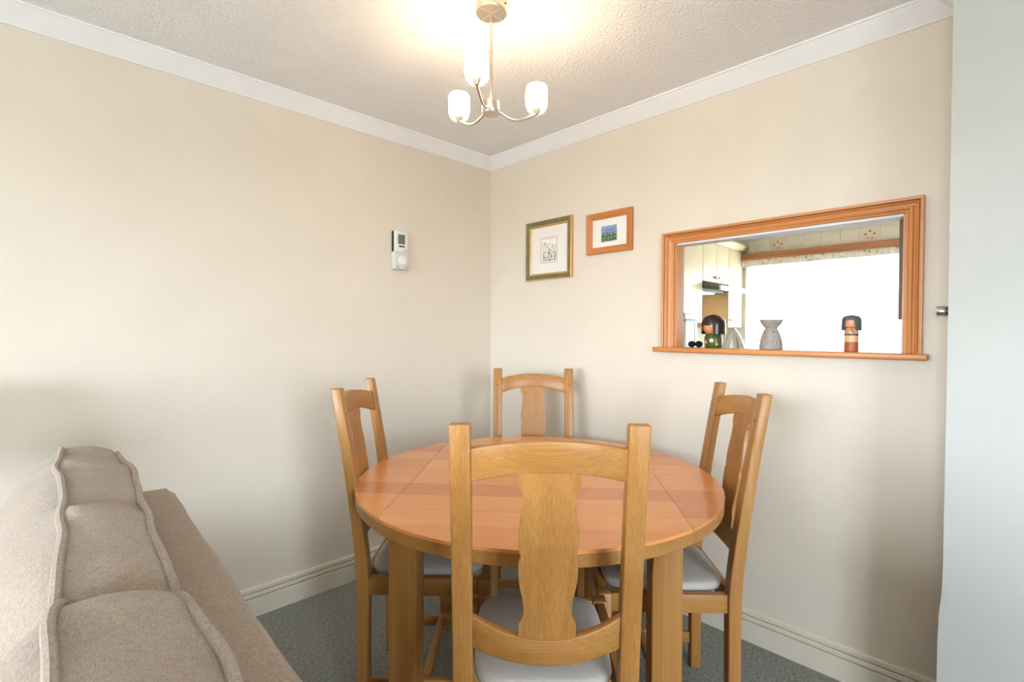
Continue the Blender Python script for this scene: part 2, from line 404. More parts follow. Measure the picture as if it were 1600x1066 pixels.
def make_chair():
    t = thing('dining_chair', '', 'chair', group='oak dining chairs round the table')
    for s in (-1, 1): MB().loft(post_rings(s*HWB)).build('back_post', OAK[2], t, bevel=.0035)
    xi = HWB-.020
    bowed(.971, 1.044, 1.001, 1.067, .022, xi).build('top_rail', OAK[0], t, bevel=.003)
    bowed(.588, .664, .565, .625, .022, xi).build('lower_rail', OAK[0], t, bevel=.003)
    m = MB(); rings = []
    for c, hw in SPL:
        z = 1.0-(c-265)/650*.378; h = hw*.00054; y = yc(z)-BOW+.001
        rings.append([(-h, y-.007, z), (h, y-.007, z), (h, y+.007, z), (-h, y+.007, z)])
    m.loft(rings); m.build('splat', OAK[2], t, smooth=True, angle=20)
    for s in (-1, 1):
        MB().box((s*HWF-.0215, FD-.0215, 0), (s*HWF+.0215, FD+.0215, .474)).build('front_leg', OAK[2], t, bevel=.0035)
        # side rail, tapering inward to the back
        def rail(z0, z1, th, name, mat):
            y0, y1 = .019, FD-.0215
            xa, xb = s*HWB, s*HWF
            m = MB(); m.loft([[(xa-th/2, y0, z0), (xa+th/2, y0, z0), (xa+th/2, y0, z1), (xa-th/2, y0, z1)], [(xb-th/2, y1, z0), (xb+th/2, y1, z0), (xb+th/2, y1, z1), (xb-th/2, y1, z1)]])
            m.build(name, mat, t, bevel=.0025)
        rail(.414, .472, .026, 'side_rail', OAK[1]); rail(.092, .133, .020, 'side_stretcher', OAK[1])
        MB().tube([(s*HWB, yc(1.015)+.012, 1.012), (s*HWB, yc(1.015)+.0168, 1.012)], .0042, 10).build('peg', plain('dark_peg', (.14, .055, .02), .5) if 'dark_peg' not in bpy.data.materials else bpy.data.materials['dark_peg'], t)
    MB().box((-HWF+.021, FD-.012, .414), (HWF-.021, FD+.014, .472)).build('front_rail', OAK[0], t, bevel=.0025)
    MB().box((-HWB+.021, -.012, .414), (HWB-.021, .012, .472)).build('rear_rail', OAK[0], t, bevel=.0025)
    MB().box((-.178, .190, .095), (.178, .217, .131)).build('cross_stretcher', OAK[0], t, bevel=.002)
    # upholstered drop-in seat pad with rounded corners
    N = 40; m = MB(); rings = []
    def outline(k, z):
        P = []
        for i in range(N):
            a = 2*PI*i/N; c, s_ = math.cos(a), math.sin(a); p = 5.5
            rr = (abs(c)**p+abs(s_)**p)**(-1/p); y = .200+s_*rr*.192*k+.0
            hw = (.166+.006*(y/.40))*k; P.append((c*rr*hw, y, z))
        return P
    for k, z in ((.965, .462), (1, .470), (1.0, .482), (.985, .489), (.94, .4935), (.8, .498), (.5, .502), (.2, .5035)): rings.append(outline(k, z))
    m.loft(rings); m.build('seat_pad', SEATF, t, smooth=True, angle=60)
    return t
def place(o, u, v, rot, label):
    o.location = W(u, v, 0); o.rotation_euler = (0, 0, RZ+math.radians(rot)); o['label'] = label
chair = make_chair()
c2, c3, c4 = copy_tree(chair), copy_tree(chair), copy_tree(chair)
place(chair, .078, 1.118, 0, 'nearest oak chair, its splat back turned to the camera in front of the table')
place(c2, .111, 2.53, 180, 'oak chair standing in the room corner behind the table, below the pictures')
place(c3, -.486, 1.843, -90.5, 'oak chair at the left of the table, between it and the plain wall')
place(c4, .701, 1.740, 87.5, 'oak chair at the right of the table, below the serving hatch')

# ------------------------------------------------------------------ ceiling light
lp = W(-.074, 1.700, H)
lamp = thing('ceiling_light', 'brushed nickel ceiling light with three curved arms and lit glass shades', 'ceiling light', lp, RZ)
m = MB(); m.lathe([(.052, 0), (.0535, -.004), (.0535, -.026), (.051, -.031), (.0, -.031)], n=48); rose = m.build('ceiling_rose', NICKEL, lamp, smooth=True)
for a in (45, 135):
    T = Matrix.Rotation(math.radians(a), 4, 'Z'); MB().box((-.047, -.0012, -.0318), (.047, .0012, -.0309), T=T).build('engraved_line', NICKELD, rose)
MB().tube([(.047, -.026, -.012), (.0488, -.027, -.012)], .0035, 10).build('screw', BLACK, rose)
MB().tube([(0, 0, -.03), (0, 0, -.327)], .0052, 14).build('rod', NICKEL, lamp, smooth=True)
m = MB(); m.lathe([(0, -.318), (.012, -.318), (.0135, -.321), (.029, -.323), (.030, -.326), (.030, -.361), (.028, -.364), (0, -.364)], n=36); m.build('hub', NICKEL, lamp, smooth=True)
WARM = (1.0, .76, .48)
def shade_mat():
    m, nt, b = newmat('lit_frosted_glass'); b.inputs['Base Color'].default_value = (.9, .86, .8, 1); b.inputs['Roughness'].default_value = .35
    b.inputs['Emission Color'].default_value = (1, .78, .52, 1); b.inputs['Emission Strength'].default_value = 15.5
    return m
SHADE = shade_mat()
CLEAR = plain('clear_glass_base', (.95, .88, .78), .08, 0, .5, .55, (1, .8, .55))
BULB = plain('lit_bulb', (1, .9, .7), .3, 0, .5, 6, (1, .78, .48))
RA = .162
for ang in (-103, 17, 137):
    a = math.radians(ang); dx, dy = math.cos(a), math.sin(a)
    path = []
    for i in range(17):
        t = i/16; r = .026+(RA-.026)*min(1, t*1.06 if t < .8 else .848+(t-.8)*.76)
        zz = -.350-.022*math.sin(PI*min(1, t/.84))*1.0 if t < .84 else -.350+.010*((t-.84)/.16)**1.4
        path.append((dx*r, dy*r, zz))
    arm = MB().tube(path, .0042, 10).build('arm', NICKEL, lamp, smooth=True)
    e = path[-1]; zb_ = e[2]
    hm = MB(); hm.lathe([(0, zb_-.004), (.007, zb_-.003), (.009, zb_+.002), (.015, zb_+.012), (.0165, zb_+.018), (.0165, zb_+.028), (0, zb_+.028)], c=(e[0], e[1], 0), n=20).build('lamp_holder', NICKEL, lamp, smooth=True)
    z0 = zb_+.009; z1 = z0+.084; ro = .0395
    sm = MB(); sm.lathe([(.0355, z0+.020), (.0375, z0+.021), (.0375, z1-.012), (.035, z1-.004), (.033, z1), (.030, z1), (.0325, z1-.014), (.0335, z0+.021)], c=(e[0], e[1], 0), n=36)
    sh = sm.build('glass_shade', SHADE, lamp, smooth=True)
    gm = MB(); gm.lathe([(.017, z0-.003), (.031, z0-.003), (.038, z0+.006), (.040, z0+.020), (.0405, z1-.014), (.038, z1-.002), (.0362, z1), (.0362, z1-.002), (.0382, z1-.014), (.0382, z0+.018), (.036, z0+.009), (.030, z0+.002), (.017, z0+.002)], c=(e[0], e[1], 0), n=36)
    gm.build('outer_glass', GLASS, sh, smooth=True)
    bm_ = MB(); bm_.lathe([(0, zb_+.028), (.006, zb_+.028), (.006, zb_+.05), (.004, zb_+.056), (0, zb_+.057)], c=(e[0], e[1], 0), n=14).build('bulb', BULB, lamp, smooth=True)
    l = bpy.data.lights.new('bulb_light', 'POINT'); l.energy = .15; l.color = WARM; l.shadow_soft_size = .018
    lo = bpy.data.objects.new('bulb_light', l); COL.objects.link(lo); lo.parent = lamp; lo.location = (e[0], e[1], zb_+.072)

# ------------------------------------------------------------------ pictures on the right wall
GREENF = noisy('green_painted_frame', (.10, .125, .055), (.19, .21, .10), 40, rough=.45, bump=.1)
GILT = plain('gilt_edge', (.72, .36, .12), .3, .5)
ORANGEW = [wood('orange_stained_wood_%s' % a, (.42, .13, .03), (.66, .25, .065), i, rough=.35) for i, a in enumerate('xyz')]
MAT = plain('off_white_mount', (.80, .77, .74), .8)
def picture(name, label, y0, y1, z0, z1, fw, profs, matl):
    """frame members are lofted with mitred corners; profs = list of (material per side, profile[(t, h)])"""
    cy, cz = (y0+y1)/2, (z0+z1)/2; hy, hz = abs(y1-y0)/2, abs(z1-z0)/2
    t = thing(name, label, 'picture', (-.001, cy, cz))
    cor = [(-1, -1), (1, -1), (1, 1), (-1, 1)]
    for nm, mat, prof in profs:
        for k in range(4):
            a, b = cor[k], cor[(k+1) % 4]
            R = [[(-h, c[0]*(hy-d), c[1]*(hz-d)) for d, h in prof] for c in (a, b)]
            mm = mat[1 if k % 2 == 0 else 2] if isinstance(mat, list) else mat
            MB().loft(R).build(nm, mm, t)
    MB().box((-.006, -hy+fw*.9, -hz+fw*.9), (0, hy-fw*.9, hz-fw*.9)).build('mount', MAT, t)
    return t, hy, hz
p1, hy, hz = picture('framed_print', 'tall green and gold framed flower print in a white mount', -.332, -.676, 1.588, 1.927, .037,
    [('frame_side', GREENF, [(.004, 0), (.004, .020), (.010, .022), (.024, .017), (.027, .014), (.027, 0)]),
     ('outer_gilt_edge', GILT, [(0, 0), (0, .017), (.004, .0185), (.0042, 0)]),
     ('inner_gilt_edge', GILT, [(.027, 0), (.027, .014), (.032, .0145), (.037, .008), (.037, 0)])], None)
# botanical drawing: thin flat print on the mount, y to the viewer's right is -y
PR = [plain('print_paper', (.76, .72, .66), .8), plain('print_line', (.55, .36, .22), .8), plain('print_stem', (.26, .28, .20), .8), plain('print_leaf', (.34, .37, .28), .8), plain('print_white', (.82, .80, .74), .8), plain('print_yellow', (.75, .48, .08), .8), plain('print_pink', (.78, .42, .25), .8), plain('print_dark', (.13, .14, .12), .8)]
m = MB()
def rect(m, y0, y1, z0, z1, x, mi): m.box((x, min(y0, y1), min(z0, z1)), (x+.0004, max(y0, y1), max(z0, z1)), mi)
def disc(m, y, z, r, x, mi, n=10, sy=1): m.prism([(y+r*sy*math.cos(2*PI*i/n), z+r*math.sin(2*PI*i/n)) for i in range(n)], 0, x, x+.0003, mi)
rect(m, .064, -.062, -.075, .070, -.0064, 1); rect(m, .061, -.059, -.072, .067, -.0067, 0); rect(m, .052, -.056, -.066, .058, -.0069, 4)
for k in range(30):
    y = .045-.095*random.random(); z0 = -.062; h = .02+.085*random.random()**1.6; b = random.uniform(-.012, .012)
    m.tube([(-.0072, y, z0), (-.0072, y+b*.4, z0+h*.5), (-.0072, y+b, z0+h)], .0006, 4, 2)
    disc(m, y+b, z0+h, random.uniform(.0022, .0055), -.0074, random.choice((3, 7, 2, 4, 3)), 7)
for k in range(70):
    y = .048-.100*random.random(); z = -.062+.05*random.random()**1.7
    disc(m, y, z, random.uniform(.002, .005), -.0072, random.choice((2, 3, 7)), 6, random.uniform(.3, .7))
for (y, z, r) in ((-.004, -.002, .011), (.012, .018, .007), (-.030, .022, .006)):
    for k in range(8): disc(m, y+r*.7*math.cos(k*PI/4), z+r*.7*math.sin(k*PI/4), r*.45, -.0076, 4, 7)
    disc(m, y, z, r*.42, -.0079, 5, 8)
for dy, dz in ((0, 0), (.006, .003), (-.005, .004)): disc(m, .030+dy, .032+dz, .005, -.0078, 6, 8)
m.build('flower_print', PR, p1)
p2, hy, hz = picture('framed_print', 'small orange wood framed picture of blue flowers over green leaves', -.778, -1.054, 1.694, 1.905, .034,
    [('frame_side', ORANGEW, [(0, 0), (0, .018), (.005, .021), (.022, .016), (.028, .011), (.034, .009), (.034, 0)])], None)
def flower_field():
    m, nt, b = newmat('bluebell_print'); tc = node(nt, 'ShaderNodeTexCoord'); sp = node(nt, 'ShaderNodeSeparateXYZ')
    nt.links.new(tc.outputs['Object'], sp.inputs[0])
    n = node(nt, 'ShaderNodeTexNoise', i_Scale=140.0, i_Detail=2.0); nt.links.new(tc.outputs['Object'], n.inputs['Vector'])
    ma = node(nt, 'ShaderNodeMath', operation='MULTIPLY_ADD'); ma.inputs[1].default_value = .05; nt.links.new(n.outputs['Fac'], ma.inputs[0]); nt.links.new(sp.outputs[2], ma.inputs[2])
    cr = node(nt, 'ShaderNodeValToRGB'); e = cr.color_ramp.elements
    mr = node(nt, 'ShaderNodeMapRange'); mr.inputs[1].default_value = -.01; mr.inputs[2].default_value = .06
    nt.links.new(ma.outputs[0], mr.inputs[0]); nt.links.new(mr.outputs[0], cr.inputs['Fac'])
    e[0].position = .25; e[0].color = (.06, .13, .06, 1); e[1].position = .62; e[1].color = (.16, .22, .46, 1)
    k = e.new(.45); k.color = (.12, .22, .16, 1); k = e.new(.9); k.color = (.24, .30, .55, 1)
    vo = node(nt, 'ShaderNodeTexVoronoi', i_Scale=110.0); nt.links.new(tc.outputs['Object'], vo.inputs['Vector'])
    vr = node(nt, 'ShaderNodeValToRGB'); vr.color_ramp.elements[0].position = .22; vr.color_ramp.elements[0].color = (1, 1, 1, 1); vr.color_ramp.elements[1].position = .36; vr.color_ramp.elements[1].color = (0, 0, 0, 1)
    nt.links.new(vo.outputs['Distance'], vr.inputs['Fac'])
    mx = node(nt, 'ShaderNodeMix', data_type='RGBA'); mx.inputs[7].default_value = (.50, .56, .66, 1)
    nt.links.new(vr.outputs['Color'], mx.inputs[0]); nt.links.new(cr.outputs['Color'], mx.inputs[6]); nt.links.new(mx.outputs[2], b.inputs['Base Color'])
    b.inputs['Roughness'].default_value = .7; return m
m = MB(); rect(m, .054, -.050, -.052, .038, -.0064, 0); m.build('print_edge', PR[0], p2)
m = MB(); rect(m, .049, -.045, -.046, .034, -.0068, 0); m.build('flower_print', flower_field(), p2)

# ------------------------------------------------------------------ heating controls on the left wall
LCD = plain('lcd_screen', (.17, .18, .09), .25); RED = plain('red_print', (.65, .16, .10), .6); INK = plain('grey_ink', (.18, .18, .2), .6)
cx = -.686
t = thing('heating_programmer', 'white heating programmer with green display, black left edge and two black buttons', 'thermostat', (cx, 0, 1.735))
MB().box((-.036, -.030, -.017), (.044, -.001, .098)).build('case', WHITEP, t, bevel=.003)
MB().box((-.0385, -.0200, -.015), (-.0362, -.001, .096)).build('dark_edge', BLACK, t, bevel=.001)
MB().box((-.017, -.0312, .026), (.026, -.0298, .078)).build('display', LCD, t, bevel=.0006, seg=1)
m = MB()
for k, (x, z, w_) in enumerate(((-.010, .066, .024), (-.010, .056, .010), (.004, .056, .012), (-.010, .044, .020), (-.010, .034, .028))): m.box((x, -.0316, z), (x+w_, -.0311, z+.0035))
m.build('display_figures', INK, t)
for x in (-.003, .015):
    T = Matrix.Translation((x, -.030, .014)) @ Matrix.Rotation(PI/2, 4, 'X')
    MB().lathe([(.0088, -.002), (.0088, .002), (.006, .0035), (0, .0035)], n=16, sx=1, sy=.55, T=T).build('button', BLACK, t, smooth=True)
MB().box((.022, -.0305, -.0095), (.040, -.0299, -.0065)).build('printed_name', INK, t)
t = thing('dial_thermostat', 'pale grey room thermostat with round dial, below the white programmer', 'thermostat', (cx, 0, 1.624))
MB().box((-.044, -.036, 0), (.053, -.001, .093)).build('case', GREYP, t, bevel=.004)
T = Matrix.Translation((.006, -.036, .048)) @ Matrix.Rotation(PI/2, 4, 'X')
d = MB(); d.lathe([(.0245, 0), (.0245, .006), (.0225, .0085), (.012, .0095), (0, .0095)], n=32, T=T).build('dial', WHITEP, t, smooth=True)
MB().tube([(-.027, -.0358, .084), (-.027, -.0366, .084)], .0028, 10).build('indicator', INK, t)
m = MB()
for i in range(5): m.prism([(-.030+i*.006, .018-i*.0022), (-.025+i*.006, .016-i*.0022), (-.025+i*.006, .0075), (-.030+i*.006, .008)], 1, -.0365, -.0359)
m.build('red_scale_mark', RED, t)
MB().box((.020, -.0366, .009), (.046, -.0359, .0125)).build('printed_name', INK, t)

# ------------------------------------------------------------------ curtain holdback knob on the return wall
STEEL = plain('satin_steel', (.55, .55, .56), .25, 1)
t = thing('holdback_knob', 'small satin steel knob sticking out from the edge of the return wall', 'knob', (JX+.05, JY, 1.354))
T = Matrix.Rotation(-PI/2, 4, 'X')
MB().lathe([(.0135, 0), (.0135, .007)], n=24, T=T).build('base', BLACK, t, smooth=True)
MB().lathe([(.0145, .007), (.0158, .009), (.0158, .028), (.0145, .030), (0, .030)], n=28, T=T).build('cap', STEEL, t, smooth=True)

# ------------------------------------------------------------------ sofa and its loose back cushions
def fabric(name, c1, c2):
    m, nt, b = newmat(name); tc = node(nt, 'ShaderNodeTexCoord')
    def thread(sc):
        mp = node(nt, 'ShaderNodeMapping'); mp.inputs['Scale'].default_value = sc; nt.links.new(tc.outputs['Object'], mp.inputs['Vector'])
        n = node(nt, 'ShaderNodeTexNoise', i_Scale=1.0, i_Detail=2.0); nt.links.new(mp.outputs[0], n.inputs['Vector']); return n.outputs['Fac']
    a, c = thread((900, 110, 900)), thread((110, 1100, 110))
    ad = node(nt, 'ShaderNodeMath', operation='ADD'); nt.links.new(a, ad.inputs[0]); nt.links.new(c, ad.inputs[1])
    mr = node(nt, 'ShaderNodeMapRange'); mr.inputs[1].default_value = .7; mr.inputs[2].default_value = 1.3; nt.links.new(ad.outputs[0], mr.inputs[0])
    mx = node(nt, 'ShaderNodeMix', data_type='RGBA'); mx.inputs[6].default_value = (*c1, 1); mx.inputs[7].default_value = (*c2, 1)
    nt.links.new(mr.outputs[0], mx.inputs[0]); nt.links.new(mx.outputs[2], b.inputs['Base Color'])
    b.inputs['Roughness'].default_value = .95; b.inputs['Specular IOR Level'].default_value = .15; b.inputs['Sheen Weight'].default_value = .25
    bp = node(nt, 'ShaderNodeBump', i_Strength=.5, i_Distance=.0012); nt.links.new(ad.outputs[0], bp.inputs['Height']); nt.links.new(bp.outputs[0], b.inputs['Normal'])
    return m
SOFA = fabric('beige_woven_fabric', (.25, .188, .137), (.47, .372, .290))
SR = math.radians(-2.6)
SO = (-1.852, -.62, 0)
sofa = thing('sofa', 'beige woven fabric sofa with its back to the dining table', 'sofa', SO, SR)
# local: x from 0 (outer face of the back) to negative (seat), y from 0 (far end) to -L
SL = 2.25
def rounded(a, b, name, bev=.025, n=3):
    return MB().box(a, b).build(name, SOFA, sofa, bevel=bev, seg=n)
m = MB(); rings = []
ny = 40
for i in range(ny+1):
    y = -SL*i/ny; wob = .0015*math.sin(i*.7)+.001*math.sin(i*1.9+1); sag = -.004*math.sin(PI*i/ny)
    e = .006 if i in (0, ny) else 0
    prof = [(-.03+e*0, .10), (0-e, .14), (.0-e, .60), (.004-e+wob, .78), (.002-e+wob, .806+sag-e), (-.012+wob, .8165+sag-e), (-.08, .818+sag-e), (-.13, .812+sag-e), (-.150, .78+sag), (-.175, .50), (-.19, .30), (-.19, .10)]
    rings.append([(x, y, z) for x, z in prof])
m.loft(rings); m.build('back', SOFA, sofa, smooth=True, angle=60)
rounded((-.92, -SL+.01, .08), (-.20, -.01, .30), 'base')
rounded((-.95, -.005, .08), (-.10, .16, .60), 'arm', .05); rounded((-.95, -SL-.16, .08), (-.10, -SL+.005, .60), 'arm', .05)
for k in range(2): rounded((-.94, -SL/2*(k+1)+.01, .30), (-.30, -SL/2*k-.01, .45), 'seat_cushion', .035)
for x in (-.08, -.88):
    for y in (-.06, -SL+.06): MB().lathe([(.022, 0), (.028, .085)], c=(x, y, 0), n=12).build('foot', OAK[2], sofa, smooth=True)

def back_cushion(name, label, ya, yb, seed, dz=0):
    """upright box cushion leaning back: top gusset between two piped seams, front face bulging towards the seat"""
    rnd = random.Random(seed)
    ph = [rnd.uniform(0, 6.28) for _ in range(12)]
    t = thing(name, label, 'cushion', SO, SR, 'loose back cushions of the sofa')
    ny, nz, nw = 60, 26, 10
    Z0, Z1f, Z1b = .454, .984+dz, .952+dz
    def wob(s, k): return .0045*math.sin(s*9+ph[k])+.0025*math.sin(s*19+ph[k+1])+.0012*math.sin(s*37+ph[k+2])
    def corner(s, tz, side):
        """seam position: side 0 front (towards the seat), 1 back; s along the length, tz 0 bottom .. 1 top"""
        y = ya+(yb-ya)*s
        pinch = (abs(2*s-1)**8)*.012
        endround = (abs(2*s-1)**10)
        if side == 0:
            x = -.245-.055*(1-tz); z = Z0+(Z1f-Z0)*tz
        else:
            x = -.128-.075*(1-tz)-.03*math.exp(-((tz-.68)/.14)**2); z = Z0+(Z1b-Z0)*tz
        if tz > .5:
            k = (tz-.5)*2
            x += wob(s, side*4)*k; z += k*(wob(s, side*4+3)*.6-endround*.034+.010*math.sin(PI*s))
        y += (.5-s)*2*pinch*0+(.5-tz)*.0
        y += -(s-.5)*2*.018*(tz**6)    # top corners drawn in
        return Vector((x, y, z))
    def panel(side):
        rows = []
        for j in range(nz+1):
            tz = j/nz; row = []
            for i in range(ny+1):
                s = i/ny; p = corner(s, tz, side)
                b = max(0, (1-abs(2*s-1)**3.0))**.55*max(0, (1-abs(2*tz-1)**2.6))**.6
                wr = .004*math.sin(s*31+tz*9+ph[8])*math.sin(tz*14+ph[9])
                p.x += (-.112*b if side == 0 else .004*b)+wr*b
                row.append(p)
            rows.append(row)
        return rows
    fr, bk = panel(0), panel(1)
    m = MB()
    def grid(rows):
        V = [tuple(p) for r in rows for p in r]; n = len(rows[0])
        m.add(V, [(j*n+i, j*n+i+1, (j+1)*n+i+1, (j+1)*n+i) for j in range(len(rows)-1) for i in range(n-1)])
    grid(fr); grid(bk)
    def strip(A, B, ax, amp):
        rows = []
        n = len(A)
        for k in range(nw+1):
            q = k/nw; row = []
            for i in range(n):
                s = i/(n-1); p = A[i].lerp(B[i], q); b = 4*q*(1-q)
                wr = 0
                for a_, f_r, pk in ((.0042, 17, 0), (.0030, 31, 3), (.0022, 53, 5)):
                    wr += a_*math.sin(s*f_r+q*2.2*math.sin(f_r)+ph[pk])
                crease = -.009*math.exp(-((s-.36-.02*q)/.007)**2)-.006*math.exp(-((s-.66+.03*q)/.012)**2)-.005*math.exp(-((s-.55-.05*q)/.02)**2)*(1-q)-.006*math.exp(-((s-.045)/.012)**2)-.005*math.exp(-((s-.955)/.012)**2)
                p = p+Vector(ax)*(b*amp+(wr+crease)*min(1, 3*b)); row.append(p)
            rows.append(row)
        grid(rows)
    strip(fr[-1], bk[-1], (0, 0, 1), .012)
    strip(fr[0], bk[0], (0, 0, -1), .004)
    strip([r[0] for r in fr], [r[0] for r in bk], (0, (1 if ya > yb else -1), 0), .010)
    strip([r[-1] for r in fr], [r[-1] for r in bk], (0, (-1 if ya > yb else 1), 0), .010)
    body = m.build('cover', SOFA, t, smooth=True, angle=75)
    bmw = bmesh.new(); bmw.from_mesh(body.data); bmesh.ops.remove_doubles(bmw, verts=bmw.verts, dist=.0004); bmesh.ops.recalc_face_normals(bmw, faces=bmw.faces); bmw.to_mesh(body.data); bmw.free()
    for P in (fr, bk):
        loop = [p for p in P[-1]]+[r[-1] for r in reversed(P[:-1])]+[p for p in reversed(P[0][:-1])]+[r[0] for r in P[1:-1]]
        MB().tube([p+Vector((0, 0, .002)) for p in loop], .0062, 8, closed=True).build('piping', SOFA, t, smooth=True)
    return t
back_cushion('back_cushion', 'beige piped back cushion at the far end of the sofa, by the wall', -.016, -1.000, 3)
back_cushion('back_cushion', 'beige piped back cushion nearest the camera in the bottom left corner', -1.022, -2.08, 9, .0)

# ------------------------------------------------------------------ ornaments on the hatch sill
SZ = zb
SKIN = plain('painted_face', (.72, .33, .17), .35)
HAIRD = plain('black_lacquer_hair', (.028, .014, .012), .22)
GREENL = plain('green_lacquer', (.065, .085, .022), .25)
PETAL = plain('peach_petals', (.78, .36, .16), .5); PETAL2 = plain('cream_petals', (.80, .58, .38), .5); WHITEC = plain('white_collar', (.8, .78, .74), .5)
DX = .030
def sphere_prof(r, zs, n=12, a0=-PI/2, a1=PI/2, k=1.0):
    return [(max(1e-4, r*math.cos(a0+(a1-a0)*i/n)), zs+k*r*math.sin(a0+(a1-a0)*i/n)) for i in range(n+1)]
# towards the camera the dolls face -x (and a little to the side)
t = thing('wooden_doll', 'round wooden doll with black bobbed hair and green flowered body on the hatch sill', 'doll', (DX, -1.447, SZ), math.radians(172))
MB().lathe([(.022, 0), (.034, .0005), (.0365, .006), (.0385, .030), (.0375, .045), (.034, .056), (.026, .066), (.016, .071), (0, .072)], n=36).build('body', GREENL, t, smooth=True)
m = MB(); m.lathe(sphere_prof(.0475, .096, 14, k=.84), n=36); m.build('head', SKIN, t, smooth=True)
# hair: cap with a fringe, opening at the face (local +x is the face side)
def hair(rx, zc, ztop, zlow, zfringe, wface, th, k=1.0, flare=0):
    m = MB(); n = 56; rows = []
    nr = 12
    for j in range(nr+1):
        q = j/nr; row = []
        for i in range(n):
            a = 2*PI*i/n; da = abs((a+PI) % (2*PI)-PI)
            zl = zfringe if da < wface else zlow
            z = ztop+(zl-ztop)*q
            # radius along the dome
            zn = min(1, max(0, (z-zc)/(ztop-zc)))
            r = rx*math.sqrt(max(0, 1-zn**2.4)) if z > zc else rx*(1+flare*(zc-z)/max(1e-3, zc-zlow))
            row.append((r*math.cos(a), r*math.sin(a), z))
        rows.append(row)
    m.loft(rows, caps=False); return m
hair(.0512, .098, .1505, .062, .100, .52, .0).build('hair', HAIRD, t, smooth=True, angle=50)
def motif(parent, ang, z, r, s, mats, names=('flower', 'flower_centre')):
    a = math.radians(ang); N = Vector((math.cos(a), math.sin(a), 0)); Tn = Vector((-math.sin(a), math.cos(a), 0)); c = N*r+Vector((0, 0, z))
    m = MB()
    for k in range(5):
        b = 2*PI*k/5+PI/2; q = c+Tn*(s*.62*math.cos(b))+Vector((0, 0, s*.62*math.sin(b)))
        m.loft([[tuple(q+N*h+Tn*(s*.42*math.cos(x*PI/4))+Vector((0, 0, s*.42*math.sin(x*PI/4)))) for x in range(8)] for h in (-.003, .0012)])
    f = m.build(names[0], mats[0], parent)
    m = MB(); m.loft([[tuple(c+N*h+Tn*(s*.25*math.cos(x*PI/4))+Vector((0, 0, s*.25*math.sin(x*PI/4)))) for x in range(8)] for h in (-.003, .0018)])
    m.build(names[1], mats[1], f)
motif(t, 20, .034, .0385, .0095, (PETAL2, PETAL)); motif(t, -24, .027, .0385, .0085, (PETAL, PETAL2)); motif(t, -40, .012, .0375, .006, (PETAL, PETAL2)); motif(t, 52, .018, .0380, .006, (PETAL, PETAL2))
MB().lathe([(.0195, .066), (.024, .067), (.0195, .0715)], n=24).build('collar', WHITEC, t, smooth=True)
EYE = plain('painted_eye', (.03, .02, .02), .4)
m = MB()
for s in (-1, 1): m.box((.0458, s*.011-.004, .0900), (.0468, s*.011+.004, .0913))
m.build('eyes', EYE, t)
m = MB(); m.box((.0438, -.002, .0765), (.0447, .002, .0785)); m.build('mouth', plain('red_mouth', (.5, .05, .04), .4), t)

t = thing('wooden_doll', 'slim wooden doll with straight grey-black hair and orange painted body on the hatch sill', 'doll', (DX, -1.966, SZ), math.radians(181))
ORB = plain('orange_wood_robe', (.66, .28, .10), .4); REDB = plain('red_robe', (.42, .095, .035), .4); PALEB = plain('pale_wood_robe', (.78, .46, .24), .4)
HAIRG = plain('grey_black_hair', (.09, .095, .11), .35)
BW = .0225
MB().lathe([(.019, 0), (BW, .001), (BW, .036)], n=32).build('lower_robe', REDB, t, smooth=True)
MB().lathe([(BW, .0362), (BW+.0003, .060), (.0215, .082), (.016, .092)], n=32).build('upper_robe', PALEB, t, smooth=True)
m = MB(); m.lathe([(BW+.0006, .060), (BW+.0008, .0605), (BW+.0008, .066), (BW+.0004, .0665)], n=32); m.build('sash', plain('dark_sash', (.06, .05, .055), .4), t, smooth=True)
m = MB()
m.loft([[((BW+h)*math.cos(a), (BW+h)*math.sin(a), z) for a, z in ((-.10, .090), (.20, .090), (.62, .068), (.50, .066), (.20, .075), (-.05, .082))] for h in (-.002, .0012)]); m.build('lapel', REDB, t)
m = MB(); m.loft([[((BW+h)*math.cos(a), (BW+h)*math.sin(a), z) for a, z in ((.10, .090), (-.20, .090), (-.62, .066), (-.45, .060), (-.15, .072), (.05, .082))] for h in (-.002, .0010)]); m.build('lapel', ORB, t)
m = MB(); m.lathe([(.018, .088), (.0265, .092), (.0285, .100), (.0285, .118), (.024, .128), (0, .133)], n=28); m.build('head', SKIN, t, smooth=True)
hair(.0310, .116, .1370, .078, .1160, .50, 0, flare=.05).build('hair', HAIRG, t, smooth=True, angle=50)
m = MB()
for s in (-1, 1): m.box((.0270, s*.008-.003, .1070), (.0280, s*.008+.003, .1080))
m.build('eyes', EYE, t)

STONE = noisy('grey_stone', (.30, .26, .23), (.42, .37, .33), 60, rough=.9, bump=.3, bdist=.001)
t = thing('oil_burner', 'grey stone oil burner with dished top between the two dolls', 'oil burner', (DX, -1.687, SZ))
m = MB(); m.lathe([(.036, 0), (.0435, .001), (.0442, .008), (.0415, .030), (.036, .055), (.029, .074), (.0235, .084), (.022, .088)], n=40).build('body', STONE, t, smooth=True)
MB().lathe([(.022, .0875), (.026, .092), (.036, .104), (.0435, .119), (.0445, .1225), (.042, .1225), (.034, .110), (0, .103)], n=40).build('dish', STONE, t, smooth=True)
m = MB(); a = math.radians(214); N = Vector((math.cos(a), math.sin(a), 0)); Tn = Vector((-N.y, N.x, 0)); c = N*.0300+Vector((0, 0, .072))
m.loft([[tuple(c+N*h+Tn*.0042*math.cos(x*PI/5)+Vector((0, 0, .0042*math.sin(x*PI/5)))) for x in range(10)] for h in (-.006, .0005)]); m.build('vent_hole', BLACK, t)
